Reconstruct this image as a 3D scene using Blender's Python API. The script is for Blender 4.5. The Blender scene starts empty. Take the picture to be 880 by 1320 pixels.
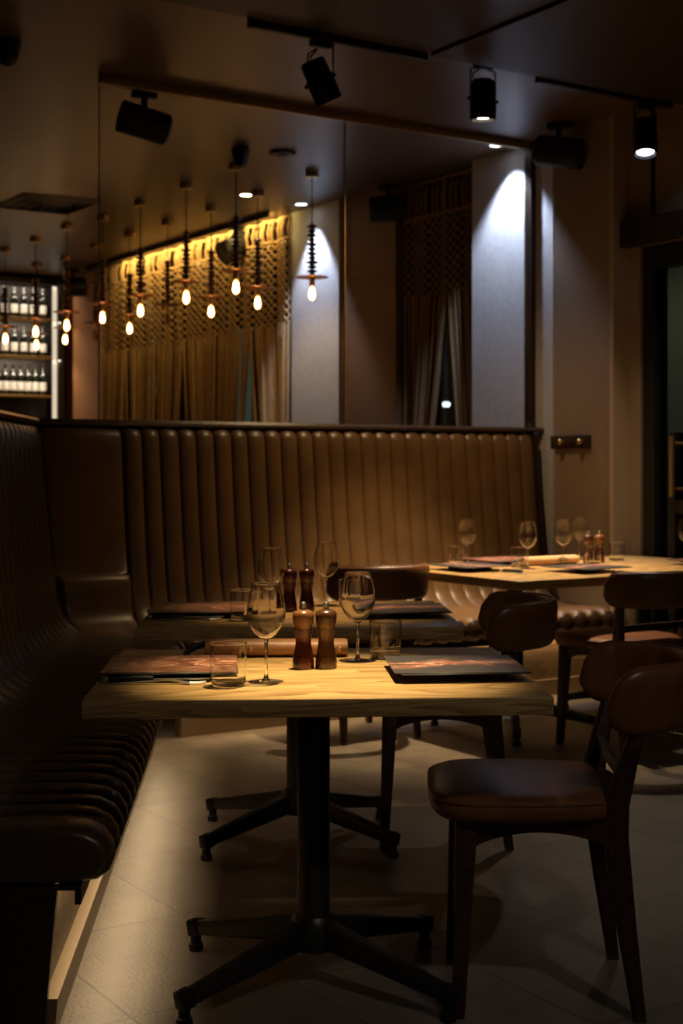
import bpy, bmesh, math, random
from mathutils import Vector, Matrix, Euler
random.seed(7)
sc = bpy.context.scene
COL = sc.collection
R = math.radians
H = 1.225            # eye height
F = 50.0 / 36.0 * 1320   # focal length in pixels of the 880x1320 frame
HOR = 600.0          # horizon row

# ------------------------------------------------------------------ room axes
TH = R(32.9)
U = Vector((math.cos(TH), math.sin(TH), 0))      # along the glass partition
W = Vector((-math.sin(TH), math.cos(TH), 0))     # along the window wall, away
UW, WG, WB = 5.538, 6.446, 13.9                  # window wall, partition, back wall
CEIL = 3.13
def rw(u, w, z=0.0):
    return U * u + W * w + Vector((0, 0, z))
def at(px, py, z):
    """world point at height z seen on that pixel of the photo"""
    s = (py - HOR) / (H - z)
    return Vector(((px - 440) / s, F / s, z))

# ------------------------------------------------------------------ mesh builder
class MB:
    def __init__(s):
        s.v = []; s.f = []
    def add(s, verts, faces, M=None):
        n = len(s.v)
        for p in verts:
            p = Vector(p)
            s.v.append(M @ p if M else p)
        for f in faces:
            s.f.append([i + n for i in f])
        return s
    def bm(s, b, M=None):
        b.verts.index_update()
        s.add([v.co.copy() for v in b.verts], [[v.index for v in f.verts] for f in b.faces], M)
        b.free(); return s
    def box(s, c, d, bev=0.0, seg=2, M=None):
        b = bmesh.new()
        bmesh.ops.create_cube(b, size=1.0)
        for v in b.verts:
            v.co = Vector((v.co.x * d[0] + c[0], v.co.y * d[1] + c[1], v.co.z * d[2] + c[2]))
        if bev > 0:
            bmesh.ops.bevel(b, geom=list(b.edges), offset=min(bev, min(d) * .49), segments=seg, profile=.5, affect='EDGES')
        return s.bm(b, M)
    def span(s, a, b, bev=0.0, seg=2, M=None):
        return s.box([(a[i] + b[i]) / 2 for i in range(3)], [abs(b[i] - a[i]) for i in range(3)], bev, seg, M)
    def lathe(s, prof, n=28, M=None):
        v = []; f = []; idx = []
        for r, z in prof:
            if r < 1e-6:
                idx.append([len(v)]); v.append((0, 0, z))
            else:
                idx.append(list(range(len(v), len(v) + n)))
                for k in range(n):
                    a = 2 * math.pi * k / n
                    v.append((r * math.cos(a), r * math.sin(a), z))
        for a, b in zip(idx, idx[1:]):
            for k in range(n):
                k2 = (k + 1) % n
                if len(a) == 1 and len(b) == 1: continue
                if len(a) == 1: f.append([a[0], b[k2], b[k]])
                elif len(b) == 1: f.append([a[k], a[k2], b[0]])
                else: f.append([a[k], a[k2], b[k2], b[k]])
        return s.add(v, f, M)
    def tube(s, pts, r, n=8, cap=True, M=None):
        pts = [Vector(p) for p in pts]
        rr = r if isinstance(r, (list, tuple)) else [r] * len(pts)
        v = []; f = []
        t0 = (pts[1] - pts[0]).normalized()
        up = Vector((0, 0, 1)) if abs(t0.z) < .9 else Vector((1, 0, 0))
        nx = t0.cross(up).normalized()
        for i, p in enumerate(pts):
            t = (pts[min(i + 1, len(pts) - 1)] - pts[max(i - 1, 0)])
            t = t.normalized() if t.length > 1e-9 else t0
            nx = (nx - t * nx.dot(t)).normalized()
            ny = t.cross(nx)
            for k in range(n):
                a = 2 * math.pi * (k + .5) / n
                v.append(p + (nx * math.cos(a) + ny * math.sin(a)) * rr[i])
        for i in range(len(pts) - 1):
            for k in range(n):
                k2 = (k + 1) % n
                f.append([i * n + k, i * n + k2, (i + 1) * n + k2, (i + 1) * n + k])
        if cap:
            f.append(list(range(n))[::-1]); f.append([(len(pts) - 1) * n + k for k in range(n)])
        return s.add(v, f, M)
    def bar(s, a, b, wa, wb, side=Vector((1, 0, 0)), bev=.004):
        """tapered square-section bar from a to b; wa/wb = (width, depth)"""
        a = Vector(a); b = Vector(b); t = (b - a).normalized()
        sx = (side - t * side.dot(t)).normalized(); sy = t.cross(sx)
        bb = bmesh.new(); vs = []
        for p, (w, d) in ((a, wa), (b, wb)):
            for i, j in ((-1, -1), (1, -1), (1, 1), (-1, 1)):
                vs.append(bb.verts.new(p + sx * i * w / 2 + sy * j * d / 2))
        for q in ((3, 2, 1, 0), (4, 5, 6, 7), (0, 1, 5, 4), (1, 2, 6, 5), (2, 3, 7, 6), (3, 0, 4, 7)):
            bb.faces.new([vs[i] for i in q])
        if bev > 0:
            bmesh.ops.bevel(bb, geom=list(bb.edges), offset=bev, segments=2, profile=.5, affect='EDGES')
        return s.bm(bb)
    def prism(s, poly, a, b, axis='y', M=None):
        """extrude a polygon of (p, q) pairs between a and b along an axis"""
        def mk(p, q, t):
            return {'y': (p, t, q), 'x': (t, p, q), 'z': (p, q, t)}[axis]
        n = len(poly)
        v = [mk(p, q, a) for p, q in poly] + [mk(p, q, b) for p, q in poly]
        f = [list(range(n)), list(range(2 * n - 1, n - 1, -1))]
        for i in range(n):
            j = (i + 1) % n
            f.append([i, i + n, j + n, j])
        return s.add(v, f, M)
    def rings(s, rings, cap=True, M=None):
        n = len(rings[0]); v = [p for r in rings for p in r]; f = []
        for i in range(len(rings) - 1):
            for k in range(n):
                k2 = (k + 1) % n
                f.append([i * n + k, i * n + k2, (i + 1) * n + k2, (i + 1) * n + k])
        if cap:
            f.append(list(range(n))[::-1]); f.append([(len(rings) - 1) * n + k for k in range(n)])
        return s.add(v, f, M)
    def grid(s, rows, M=None):
        nr, nc = len(rows), len(rows[0])
        v = [p for r in rows for p in r]; f = []
        for i in range(nr - 1):
            for k in range(nc - 1):
                f.append([i * nc + k, i * nc + k + 1, (i + 1) * nc + k + 1, (i + 1) * nc + k])
        return s.add(v, f, M)
    def build(s, name, material, parent=None, ang=38, recalc=True):
        me = bpy.data.meshes.new(name)
        me.from_pydata([tuple(p) for p in s.v], [], s.f)
        if recalc:
            b = bmesh.new(); b.from_mesh(me)
            bmesh.ops.recalc_face_normals(b, faces=b.faces)
            b.to_mesh(me); b.free()
        for p in me.polygons: p.use_smooth = True
        me.set_sharp_from_angle(angle=R(ang))
        me.materials.append(material)
        o = bpy.data.objects.new(name, me)
        COL.objects.link(o)
        if parent is not None: o.parent = parent
        return o

def tag(o, label=None, cat=None, group=None, kind=None):
    if label: o['label'] = label
    if cat: o['category'] = cat
    if group: o['group'] = group
    if kind: o['kind'] = kind
    return o
def thing(name, label, cat, loc=(0, 0, 0), rz=0.0, group=None):
    o = bpy.data.objects.new(name, None); COL.objects.link(o)
    o.empty_display_size = .05
    o.location = loc; o.rotation_euler = (0, 0, rz)
    return tag(o, label, cat, group)
def kids(o):
    return [c for c in bpy.data.objects if c.parent == o]
def dup(root, loc, rz, label, group=None):
    r = root.copy(); COL.objects.link(r); r.location = loc; r.rotation_euler = (0, 0, rz)
    r['label'] = label
    if group: r['group'] = group
    for ch in kids(root):
        c = ch.copy(); COL.objects.link(c); c.parent = r
        for g in kids(ch):
            d = g.copy(); COL.objects.link(d); d.parent = c
    return r
def struct(name, mb, m, loc=(0, 0, 0), rz=0.0, parent=None):
    o = mb.build(name, m, parent)
    o.location = loc; o.rotation_euler = (0, 0, rz)
    if parent is None: o['kind'] = 'structure'
    return o

# ------------------------------------------------------------------ materials
def new_mat(name):
    m = bpy.data.materials.new(name); m.use_nodes = True
    nt = m.node_tree
    return m, nt, nt.nodes['Principled BSDF']
def node(nt, t, **kw):
    n = nt.nodes.new(t)
    for k, v in kw.items(): setattr(n, k, v)
    return n
def setin(n, **kw):
    for k, v in kw.items(): n.inputs[k.replace('_', ' ')].default_value = v
def rgba(c): return (c[0], c[1], c[2], 1)
def plain(name, col, rough=.5, metal=0.0, bump=0.0, bscale=60.0, var=0.0, vscale=8.0, spec=.5, coat=0.0):
    m, nt, b = new_mat(name)
    setin(b, Base_Color=rgba(col), Roughness=rough, Metallic=metal)
    b.inputs['Specular IOR Level'].default_value = spec
    b.inputs['Coat Weight'].default_value = coat
    tc = node(nt, 'ShaderNodeTexCoord')
    if var > 0:
        n = node(nt, 'ShaderNodeTexNoise'); setin(n, Scale=vscale, Detail=4.0)
        nt.links.new(tc.outputs['Object'], n.inputs['Vector'])
        r = node(nt, 'ShaderNodeValToRGB')
        r.color_ramp.elements[0].color = rgba([c * (1 - var) for c in col]); r.color_ramp.elements[0].position = .3
        r.color_ramp.elements[1].color = rgba([min(1, c * (1 + var)) for c in col]); r.color_ramp.elements[1].position = .7
        nt.links.new(n.outputs['Fac'], r.inputs['Fac']); nt.links.new(r.outputs['Color'], b.inputs['Base Color'])
    if bump > 0:
        n = node(nt, 'ShaderNodeTexNoise'); setin(n, Scale=bscale, Detail=5.0)
        nt.links.new(tc.outputs['Object'], n.inputs['Vector'])
        bp = node(nt, 'ShaderNodeBump'); setin(bp, Strength=bump, Distance=.01)
        nt.links.new(n.outputs['Fac'], bp.inputs['Height']); nt.links.new(bp.outputs['Normal'], b.inputs['Normal'])
    return m
def wood(name, dark, mid, light, rough=.4, scale=(1.6, 16, 16), rings=5.0, axis_swap=False, coat=0.0):
    m, nt, b = new_mat(name)
    tc = node(nt, 'ShaderNodeTexCoord'); mp = node(nt, 'ShaderNodeMapping')
    mp.inputs['Scale'].default_value = scale
    if axis_swap: mp.inputs['Rotation'].default_value = (0, R(90), 0)
    nt.links.new(tc.outputs['Object'], mp.inputs['Vector'])
    n1 = node(nt, 'ShaderNodeTexNoise'); setin(n1, Scale=.45, Detail=2.0, Distortion=.4)
    nt.links.new(mp.outputs['Vector'], n1.inputs['Vector'])
    mu = node(nt, 'ShaderNodeMath', operation='MULTIPLY'); mu.inputs[1].default_value = rings * 3
    nt.links.new(n1.outputs['Fac'], mu.inputs[0])
    fr = node(nt, 'ShaderNodeMath', operation='FRACT'); nt.links.new(mu.outputs[0], fr.inputs[0])
    n2 = node(nt, 'ShaderNodeTexNoise'); setin(n2, Scale=7.0, Detail=5.0)
    nt.links.new(mp.outputs['Vector'], n2.inputs['Vector'])
    mx = node(nt, 'ShaderNodeMath', operation='MULTIPLY_ADD'); mx.inputs[1].default_value = .45
    nt.links.new(fr.outputs[0], mx.inputs[0])
    m2 = node(nt, 'ShaderNodeMath', operation='MULTIPLY'); m2.inputs[1].default_value = .6
    nt.links.new(n2.outputs['Fac'], m2.inputs[0]); nt.links.new(m2.outputs[0], mx.inputs[2])
    r = node(nt, 'ShaderNodeValToRGB')
    e = r.color_ramp.elements
    e[0].color = rgba(light); e[0].position = .2
    e[1].color = rgba(dark); e[1].position = .8
    e.new(.52).color = rgba(mid)
    nt.links.new(mx.outputs[0], r.inputs['Fac']); nt.links.new(r.outputs['Color'], b.inputs['Base Color'])
    setin(b, Roughness=rough)
    b.inputs['Coat Weight'].default_value = coat
    bp = node(nt, 'ShaderNodeBump'); setin(bp, Strength=.12, Distance=.003)
    nt.links.new(mx.outputs[0], bp.inputs['Height']); nt.links.new(bp.outputs['Normal'], b.inputs['Normal'])
    return m
def thin_glass(name, tint=(1, 1, 1), refl=1.0, rough=0.0, ior=1.5, edge=1.0):
    m = bpy.data.materials.new(name); m.use_nodes = True
    nt = m.node_tree; nt.nodes.clear()
    out = node(nt, 'ShaderNodeOutputMaterial')
    tr = node(nt, 'ShaderNodeBsdfTransparent')
    lw = node(nt, 'ShaderNodeLayerWeight'); lw.inputs['Blend'].default_value = .5
    er = node(nt, 'ShaderNodeValToRGB')          # longer way through the glass where it curves away
    er.color_ramp.elements[0].color = rgba(tint); er.color_ramp.elements[0].position = .55
    er.color_ramp.elements[1].color = rgba([c * edge for c in tint]); er.color_ramp.elements[1].position = 1.0
    nt.links.new(lw.outputs['Facing'], er.inputs['Fac']); nt.links.new(er.outputs['Color'], tr.inputs['Color'])
    gl = node(nt, 'ShaderNodeBsdfGlossy'); gl.inputs['Roughness'].default_value = rough
    fr = node(nt, 'ShaderNodeFresnel')
    ge = node(nt, 'ShaderNodeNewGeometry')      # thin sheet: the same reflectance from either side
    mr = node(nt, 'ShaderNodeMapRange'); mr.inputs['To Min'].default_value = ior; mr.inputs['To Max'].default_value = 1 / ior
    nt.links.new(ge.outputs['Backfacing'], mr.inputs['Value']); nt.links.new(mr.outputs[0], fr.inputs['IOR'])
    mu = node(nt, 'ShaderNodeMath', operation='MULTIPLY'); mu.inputs[1].default_value = refl; mu.use_clamp = True
    mx = node(nt, 'ShaderNodeMixShader')
    nt.links.new(fr.outputs[0], mu.inputs[0]); nt.links.new(mu.outputs[0], mx.inputs[0])
    nt.links.new(tr.outputs[0], mx.inputs[1]); nt.links.new(gl.outputs[0], mx.inputs[2])
    nt.links.new(mx.outputs[0], out.inputs['Surface'])
    return m
def solid_glass(name, col=(1, 1, 1), ior=1.48):
    m, nt, b = new_mat(name)
    setin(b, Base_Color=rgba(col), Roughness=0.0, IOR=ior)
    b.inputs['Transmission Weight'].default_value = 1.0
    return m
def glow(name, col, strength):
    m, nt, b = new_mat(name)
    setin(b, Base_Color=(0, 0, 0, 1), Roughness=.6)
    b.inputs['Emission Color'].default_value = rgba(col)
    b.inputs['Emission Strength'].default_value = strength
    return m
def art(name, base, hot, pale, seed, thr=.55):
    """printed card: dark ground with pale wisps and a glowing streak"""
    m, nt, b = new_mat(name)
    tc = node(nt, 'ShaderNodeTexCoord'); mp = node(nt, 'ShaderNodeMapping')
    mp.inputs['Location'].default_value = (seed, seed * .7, 0); mp.inputs['Scale'].default_value = (4.5, 13.0, 1)
    nt.links.new(tc.outputs['Object'], mp.inputs['Vector'])
    n = node(nt, 'ShaderNodeTexNoise'); setin(n, Scale=1.3, Detail=4.0, Distortion=2.2)
    nt.links.new(mp.outputs['Vector'], n.inputs['Vector'])
    # ridge: thin wisps where the noise crosses .5
    s1 = node(nt, 'ShaderNodeMath', operation='SUBTRACT'); s1.inputs[1].default_value = .5
    ab = node(nt, 'ShaderNodeMath', operation='ABSOLUTE')
    nt.links.new(n.outputs['Fac'], s1.inputs[0]); nt.links.new(s1.outputs[0], ab.inputs[0])
    rp = node(nt, 'ShaderNodeValToRGB')
    rp.color_ramp.elements[0].position = 0; rp.color_ramp.elements[0].color = rgba(pale)
    rp.color_ramp.elements[1].position = .11; rp.color_ramp.elements[1].color = rgba(base)
    rp.color_ramp.elements.new(.022).color = rgba(hot)
    nt.links.new(ab.outputs[0], rp.inputs['Fac'])
    # keep the wisps to one band of the card
    sp = node(nt, 'ShaderNodeSeparateXYZ'); nt.links.new(tc.outputs['Object'], sp.inputs[0])
    n3 = node(nt, 'ShaderNodeTexNoise'); setin(n3, Scale=7.0, Detail=2.0)
    nt.links.new(tc.outputs['Object'], n3.inputs['Vector'])
    a3 = node(nt, 'ShaderNodeMath', operation='MULTIPLY_ADD'); a3.inputs[1].default_value = .25
    ay = node(nt, 'ShaderNodeMath', operation='ABSOLUTE'); nt.links.new(sp.outputs['Y'], ay.inputs[0])
    nt.links.new(n3.outputs['Fac'], a3.inputs[0]); nt.links.new(ay.outputs[0], a3.inputs[2])
    mk = node(nt, 'ShaderNodeMapRange'); mk.inputs['From Min'].default_value = .13; mk.inputs['From Max'].default_value = .13 + thr * .2
    mk.inputs['To Min'].default_value = 1; mk.inputs['To Max'].default_value = 0
    nt.links.new(a3.outputs[0], mk.inputs['Value'])
    mx = node(nt, 'ShaderNodeMix', data_type='RGBA')
    mx.inputs[6].default_value = rgba(base)
    nt.links.new(mk.outputs[0], mx.inputs[0]); nt.links.new(rp.outputs['Color'], mx.inputs[7])
    nt.links.new(mx.outputs[2], b.inputs['Base Color'])
    setin(b, Roughness=.45)
    return m
def stone_floor():
    m, nt, b = new_mat('stone_tile_floor')
    tc = node(nt, 'ShaderNodeTexCoord'); mp = node(nt, 'ShaderNodeMapping')
    mp.inputs['Location'].default_value = (-1.323 + 0.419 * 40, -3.498 + .597 * 40, 0)
    nt.links.new(tc.outputs['Object'], mp.inputs['Vector'])
    br = node(nt, 'ShaderNodeTexBrick'); br.offset = 0.0; br.squash = 1.0
    setin(br, Scale=1.0); br.inputs['Mortar Size'].default_value = .0028; br.inputs['Mortar Smooth'].default_value = .1
    br.inputs['Brick Width'].default_value = .419; br.inputs['Row Height'].default_value = .597
    br.inputs['Color1'].default_value = (.205, .167, .128, 1); br.inputs['Color2'].default_value = (.165, .134, .103, 1)
    br.inputs['Mortar'].default_value = (.07, .055, .045, 1)
    nt.links.new(mp.outputs['Vector'], br.inputs['Vector'])
    n = node(nt, 'ShaderNodeTexNoise'); setin(n, Scale=3.0, Detail=9.0); n.inputs['Roughness'].default_value = .7
    nt.links.new(tc.outputs['Object'], n.inputs['Vector'])
    r = node(nt, 'ShaderNodeValToRGB'); r.color_ramp.elements[0].position = .3; r.color_ramp.elements[0].color = (.6, .6, .6, 1)
    r.color_ramp.elements[1].position = .7; r.color_ramp.elements[1].color = (1.2, 1.2, 1.2, 1)
    nt.links.new(n.outputs['Fac'], r.inputs['Fac'])
    mx = node(nt, 'ShaderNodeMix', data_type='RGBA', blend_type='MULTIPLY'); mx.inputs[0].default_value = 1.0
    nt.links.new(br.outputs['Color'], mx.inputs[6]); nt.links.new(r.outputs['Color'], mx.inputs[7])
    nt.links.new(mx.outputs[2], b.inputs['Base Color'])
    setin(b, Roughness=.42)
    n2 = node(nt, 'ShaderNodeTexNoise'); setin(n2, Scale=90.0, Detail=4.0)
    nt.links.new(tc.outputs['Object'], n2.inputs['Vector'])
    ad = node(nt, 'ShaderNodeMath', operation='MULTIPLY_ADD'); ad.inputs[1].default_value = -2.0
    nt.links.new(br.outputs['Fac'], ad.inputs[0]); nt.links.new(n2.outputs['Fac'], ad.inputs[2])
    bp = node(nt, 'ShaderNodeBump'); setin(bp, Strength=.25, Distance=.004)
    nt.links.new(ad.outputs[0], bp.inputs['Height']); nt.links.new(bp.outputs['Normal'], b.inputs['Normal'])
    return m

M = {}
M['floor'] = stone_floor()
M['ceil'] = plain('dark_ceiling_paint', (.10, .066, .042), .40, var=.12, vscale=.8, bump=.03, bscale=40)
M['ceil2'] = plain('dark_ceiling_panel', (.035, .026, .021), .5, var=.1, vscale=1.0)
M['plaster'] = plain('pale_textured_plaster', (.50, .48, .47), .85, bump=.12, bscale=160, var=.08, vscale=25)
M['wall'] = plain('taupe_wall_paint', (.27, .195, .13), .8, bump=.05, bscale=150, var=.06, vscale=3)
M['brownwall'] = plain('brown_wall_paint', (.30, .12, .036), .75, bump=.1, var=.06, vscale=3)
M['umber'] = plain('dark_umber_wall_paint', (.14, .066, .026), .75, bump=.1, var=.06, vscale=3)
M['trim'] = plain('light_trim_paint', (.42, .33, .23), .6)
M['darkmetal'] = plain('black_powder_coated_metal', (.012, .011, .011), .42, metal=.0, spec=.6)
M['blackplastic'] = plain('black_plastic', (.011, .011, .012), .5, spec=.3)
M['darkwood'] = wood('dark_stained_wood', (.016, .008, .004), (.03, .015, .008), (.045, .022, .012), .45)
M['beamwood'] = plain('black_brown_beam', (.016, .009, .006), .6)
M['oak'] = wood('honey_oak_tabletop', (.23, .125, .04), (.40, .245, .088), (.50, .325, .13), .42, (1.1, 9, 34), 7.0, coat=.05)
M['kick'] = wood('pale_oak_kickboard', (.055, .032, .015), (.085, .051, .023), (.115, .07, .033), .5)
M['skirt'] = plain('brushed_bronze_skirting', (.30, .22, .14), .4, metal=.7)
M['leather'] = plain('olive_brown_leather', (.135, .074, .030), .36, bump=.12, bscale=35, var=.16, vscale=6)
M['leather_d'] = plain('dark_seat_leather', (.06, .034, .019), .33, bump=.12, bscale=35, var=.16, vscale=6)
M['chairleather'] = plain('oxblood_brown_leather', (.16, .062, .026), .37, bump=.05, bscale=60, var=.25, vscale=9)
M['chairwood'] = wood('reddish_dark_chair_wood', (.022, .008, .004), (.04, .014, .007), (.06, .022, .01), .38)
M['brass'] = plain('aged_brass', (.52, .34, .13), .45, metal=.9)
M['darkbrass'] = plain('dark_bronze_channel', (.24, .16, .07), .45, metal=.2)
M['litedge'] = plain('lit_glass_edge', (.42, .43, .46), .2)  # light caught by the pane's edge, painted in as pale grey
M['steel'] = plain('polished_steel', (.75, .73, .70), .33, metal=1.0)
M['black_napkin'] = plain('black_linen', (.012, .011, .012), .9, bump=.3, bscale=150)
M['card'] = plain('black_card', (.014, .013, .013), .6)
M['ceramic'] = plain('dark_glazed_ceramic', (.10, .062, .034), .25)
M['tan'] = plain('tan_leather', (.34, .155, .058), .48, bump=.15, bscale=40, var=.15, vscale=12)
M['cream'] = plain('pale_tan_leather', (.62, .38, .19), .5, bump=.1, bscale=40, var=.1)
M['mill_red'] = wood('red_stained_mill_wood', (.028, .006, .003), (.07, .014, .006), (.11, .024, .010), .22, rings=1.2, coat=.5, axis_swap=True)
M['mill_head'] = wood('walnut_mill_head', (.10, .04, .014), (.20, .085, .03), (.26, .12, .045), .25, rings=1.2, coat=.5, axis_swap=True)
M['mill_brown'] = wood('brown_mill_wood', (.04, .016, .006), (.085, .034, .012), (.13, .055, .02), .25, rings=1.2, coat=.5, axis_swap=True)
M['glass'] = solid_glass('clear_drinking_glass', (1, .995, .985), 1.5)
M['glass_thin'] = thin_glass('clear_glass_foot', (.97, .97, .96), 1.6, ior=1.6, edge=.8)
M['glass_solid'] = solid_glass('solid_clear_glass')
M['pane'] = thin_glass('partition_glass', (.97, .97, .965), .9)
M['window'] = thin_glass('window_glass', (.75, .8, .77), .8)
M['bulbglass'] = thin_glass('bulb_glass', (1, .93, .82), .8)
M['bulb'] = glow('warm_filament', (1.0, .50, .17), 26)
M['filament_off'] = plain('cold_filament', (.25, .13, .05), .5, metal=.5)
M['lens_warm'] = glow('warm_lamp_lens', (1.0, .85, .62), 22)
M['lens_cool'] = glow('cool_lamp_lens', (.8, .88, 1.0), 8)
M['lens_dim'] = glow('bluish_lamp_lens', (.62, .72, 1.0), 2.2)
M['bead'] = wood('dark_turned_beads', (.04, .013, .006), (.09, .030, .014), (.14, .048, .02), .35)
M['copper'] = plain('copper_disc', (.36, .15, .06), .4, metal=.75)
M['cord'] = plain('macrame_cotton_cord', (.40, .255, .115), .95, var=.15, vscale=20)
M['cord_d'] = plain('brown_macrame_cord', (.19, .105, .046), .95, var=.15, vscale=20)
M['bottle'] = plain('dark_bottle_glass', (.006, .007, .005), .12, spec=.7)
M['label'] = plain('white_paper_label', (.75, .72, .66), .7)
M['ledstrip'] = glow('warm_led_strip', (1.0, .82, .58), .75)
M['exterior'] = plain('night_facade', (.028, .03, .024), .9)
M['lit'] = glow('lit_far_window', (.5, .6, .42), .12)
M['streetlamp'] = glow('street_lamp_glow', (.75, .9, 1.0), 6)
M['art_red'] = art('red_brown_printed_card', (.085, .030, .016), (.30, .085, .035), (.75, .48, .36), 3.1, .9)
M['art_grey'] = art('grey_printed_card', (.040, .034, .034), (.32, .075, .03), (.68, .55, .48), 8.3, .35)

# ------------------------------------------------------------------ room shell (own axes u, w)
def rstruct(name, spans, m, bev=0.0):
    mb = MB()
    for a, b in spans: mb.span(a, b, bev)
    return struct(name, mb, m, rz=TH)
rstruct('floor', [((-9, -3, -.1), (UW + .4, WB + .3, 0))], M['floor'])
rstruct('ceiling', [((-9, -3, CEIL), (UW + .4, WB + .3, CEIL + .1))], M['ceil'])
WT = 5.27  # the track line; darker dropped panels on the near side of it
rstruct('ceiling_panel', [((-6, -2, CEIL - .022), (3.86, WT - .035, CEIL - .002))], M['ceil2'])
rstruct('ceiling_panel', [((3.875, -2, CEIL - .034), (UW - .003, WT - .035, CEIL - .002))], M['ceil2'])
rstruct('wall_back', [((-9, WB, 0), (UW + .4, WB + .2, CEIL))], M['brownwall'])
# window wall
T = UW + .3
rstruct('wall_right', [((UW, 6.4, 0), (T, 7.0, CEIL)), ((UW, 5.70, 0), (UW + .125, 6.4, CEIL)), ((UW, 9.21, 0), (T, 9.30, CEIL)),
                       ((UW, 12.72, 0), (T, WB, CEIL)), ((UW, 5.585, 0), (UW + .125, 5.70, CEIL)),
                       ((UW, 7.0, 0), (T, 7.88, .35)), ((UW, 9.30, 0), (T, 12.72, .35)),
                       ((UW, 3.0, 2.41), (T, 5.585, CEIL)), ((UW, -2, 0), (T, 3.0, CEIL))], M['wall'])
rstruct('wall_brown', [((UW - .004, 7.88, 0), (T, 8.59, CEIL))], M['umber'])
rstruct('wall_corner', [((UW - .008, 12.76, 0), (UW - .001, WB - .001, CEIL))], M['brownwall'])
rstruct('pillar_near', [((UW - .025, 6.265, 0), (UW, 7.02, CEIL))], M['plaster'])
rstruct('pillar_far', [((UW - .025, 8.56, 0), (UW, 9.215, CEIL))], M['plaster'])
rstruct('wall_boxing', [((UW - .09, 5.70, 0), (UW, 6.172, CEIL))], M['wall'])
rstruct('trim_1', [((UW - .115, 5.672, 0), (UW, 5.70, CEIL))], M['trim'])
def window(n, w0, w1, z0, z1, mull):
    mb = MB()
    for a, b in (((w0, z0), (w0 + .05, z1)), ((w1 - .05, z0), (w1, z1)), ((w0, z0), (w1, z0 + .05)), ((w0, z1 - .05), (w1, z1))):
        mb.span((UW + .17, a[0], a[1]), (UW + .23, b[0], b[1]))
    for wm in mull: mb.span((UW + .17, wm - .025, z0), (UW + .23, wm + .025, z1))
    fr = struct('window_%d' % n, mb, M['darkmetal'], rz=TH)
    g = MB().span((UW + .195, w0 + .02, z0 + .02), (UW + .203, w1 - .02, z1 - .02))
    struct('pane', g, M['window'], parent=fr)
window(1, 7.0, 7.88, .35, CEIL, [])
window(2, 9.30, 12.72, .35, CEIL, [10.15, 11.0, 11.9])
# night outside: a dark facade with a few lit windows and a street lamp
ext = rstruct('exterior', [((11, -4, -.1), (11.3, 24, 9)), ((UW + .5, -4, -.2), (11.3, 24, -.1))], M['exterior'])
for (w, z0, z1, dw) in ((15.3, 1.5, 3.2, .5), (17.2, 1.2, 2.6, .4), (19.4, 1.4, 3.4, .6), (13.2, .9, 1.9, .35)):
    lw = MB().span((10.94, w, z0), (11.0, w + dw, z1)).build('lit_window', M['lit'], ext)
o = tag(MB().lathe([(0, -.035), (.03, -.025), (.038, 0), (.022, .03), (0, .04)], 12).build('street_lamp_head', M['streetlamp']), 'small bluish street light glowing outside behind the curtain gap', 'street light')
q = at(575, 520, 1.9); k = 14.0 / q.y if q.y > 0 else 1
o.location = Vector(((575 - 440) / F * 14.0, 14.0, H + (600 - 521) / F * 14.0))
MB().tube([(0, 0, 0.05), (0, 0, -o.location.z)], .03, 6).build('pole', M['exterior'], o)

# glazed door in the window wall
dr = rstruct('door_1', [((UW + .02, 5.50, 0), (UW + .12, 5.585, 2.42)), ((UW + .02, 3.0, 2.29), (UW + .12, 5.50, 2.42)),
                        ((UW + .02, 3.0, 0), (UW + .12, 3.08, 2.3)), ((UW + .02, 3.08, 0), (UW + .12, 5.5, .12)),
                        ((UW + .03, 3.08, .97), (UW + .11, 5.36, 1.04)), ((UW + .03, 5.36, .12), (UW + .11, 5.40, 1.40)), ((UW + .03, 4.2, .12), (UW + .11, 4.28, 2.3))], M['darkmetal'])
struct('pane', MB().span((UW + .065, 3.08, .12), (UW + .075, 5.5, 2.3)), M['window'], parent=dr)
struct('handle', MB().tube([(UW - .02, 5.335, 1.06), (UW - .02, 5.335, 1.38)], .014, 10).tube([(UW - .02, 5.335, 1.1), (UW + .07, 5.335, 1.1)], .01).tube([(UW - .02, 5.335, 1.34), (UW + .07, 5.335, 1.34)], .01), M['brass'], parent=dr)
rstruct('beam', [((UW - .07, 3.0, 2.41), (UW, 5.67, 2.55))], M['beamwood'])
rstruct('trim_2', [((UW - .012, 5.475, 2.55), (UW, 5.495, CEIL))], M['darkmetal'])

# coat rail plate
t = thing('peg_rail', 'dark wooden plate with two brass pegs on the taupe wall', 'coat rail', rw(UW - .09, 6.03, 1.357), TH)
MB().span((-.02, -.16, -.038), (0, .16, .038), .004).build('plate', M['darkwood'], t)
for y in (.055, -.105):
    MB().lathe([(0, .034), (.012, .034), (.017, .028), (.016, .02), (.008, .015), (.008, 0)], 16, Matrix.Translation((-.02, y, 0)) @ Matrix.Rotation(R(-90), 4, 'Y')).build('peg', M['brass'], t)

# half walls behind the banquettes
rstruct('wall_partition', [((2.33, WG + .005, 0), (UW - .03, WG + .10, 1.405))], M['wall'])

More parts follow.
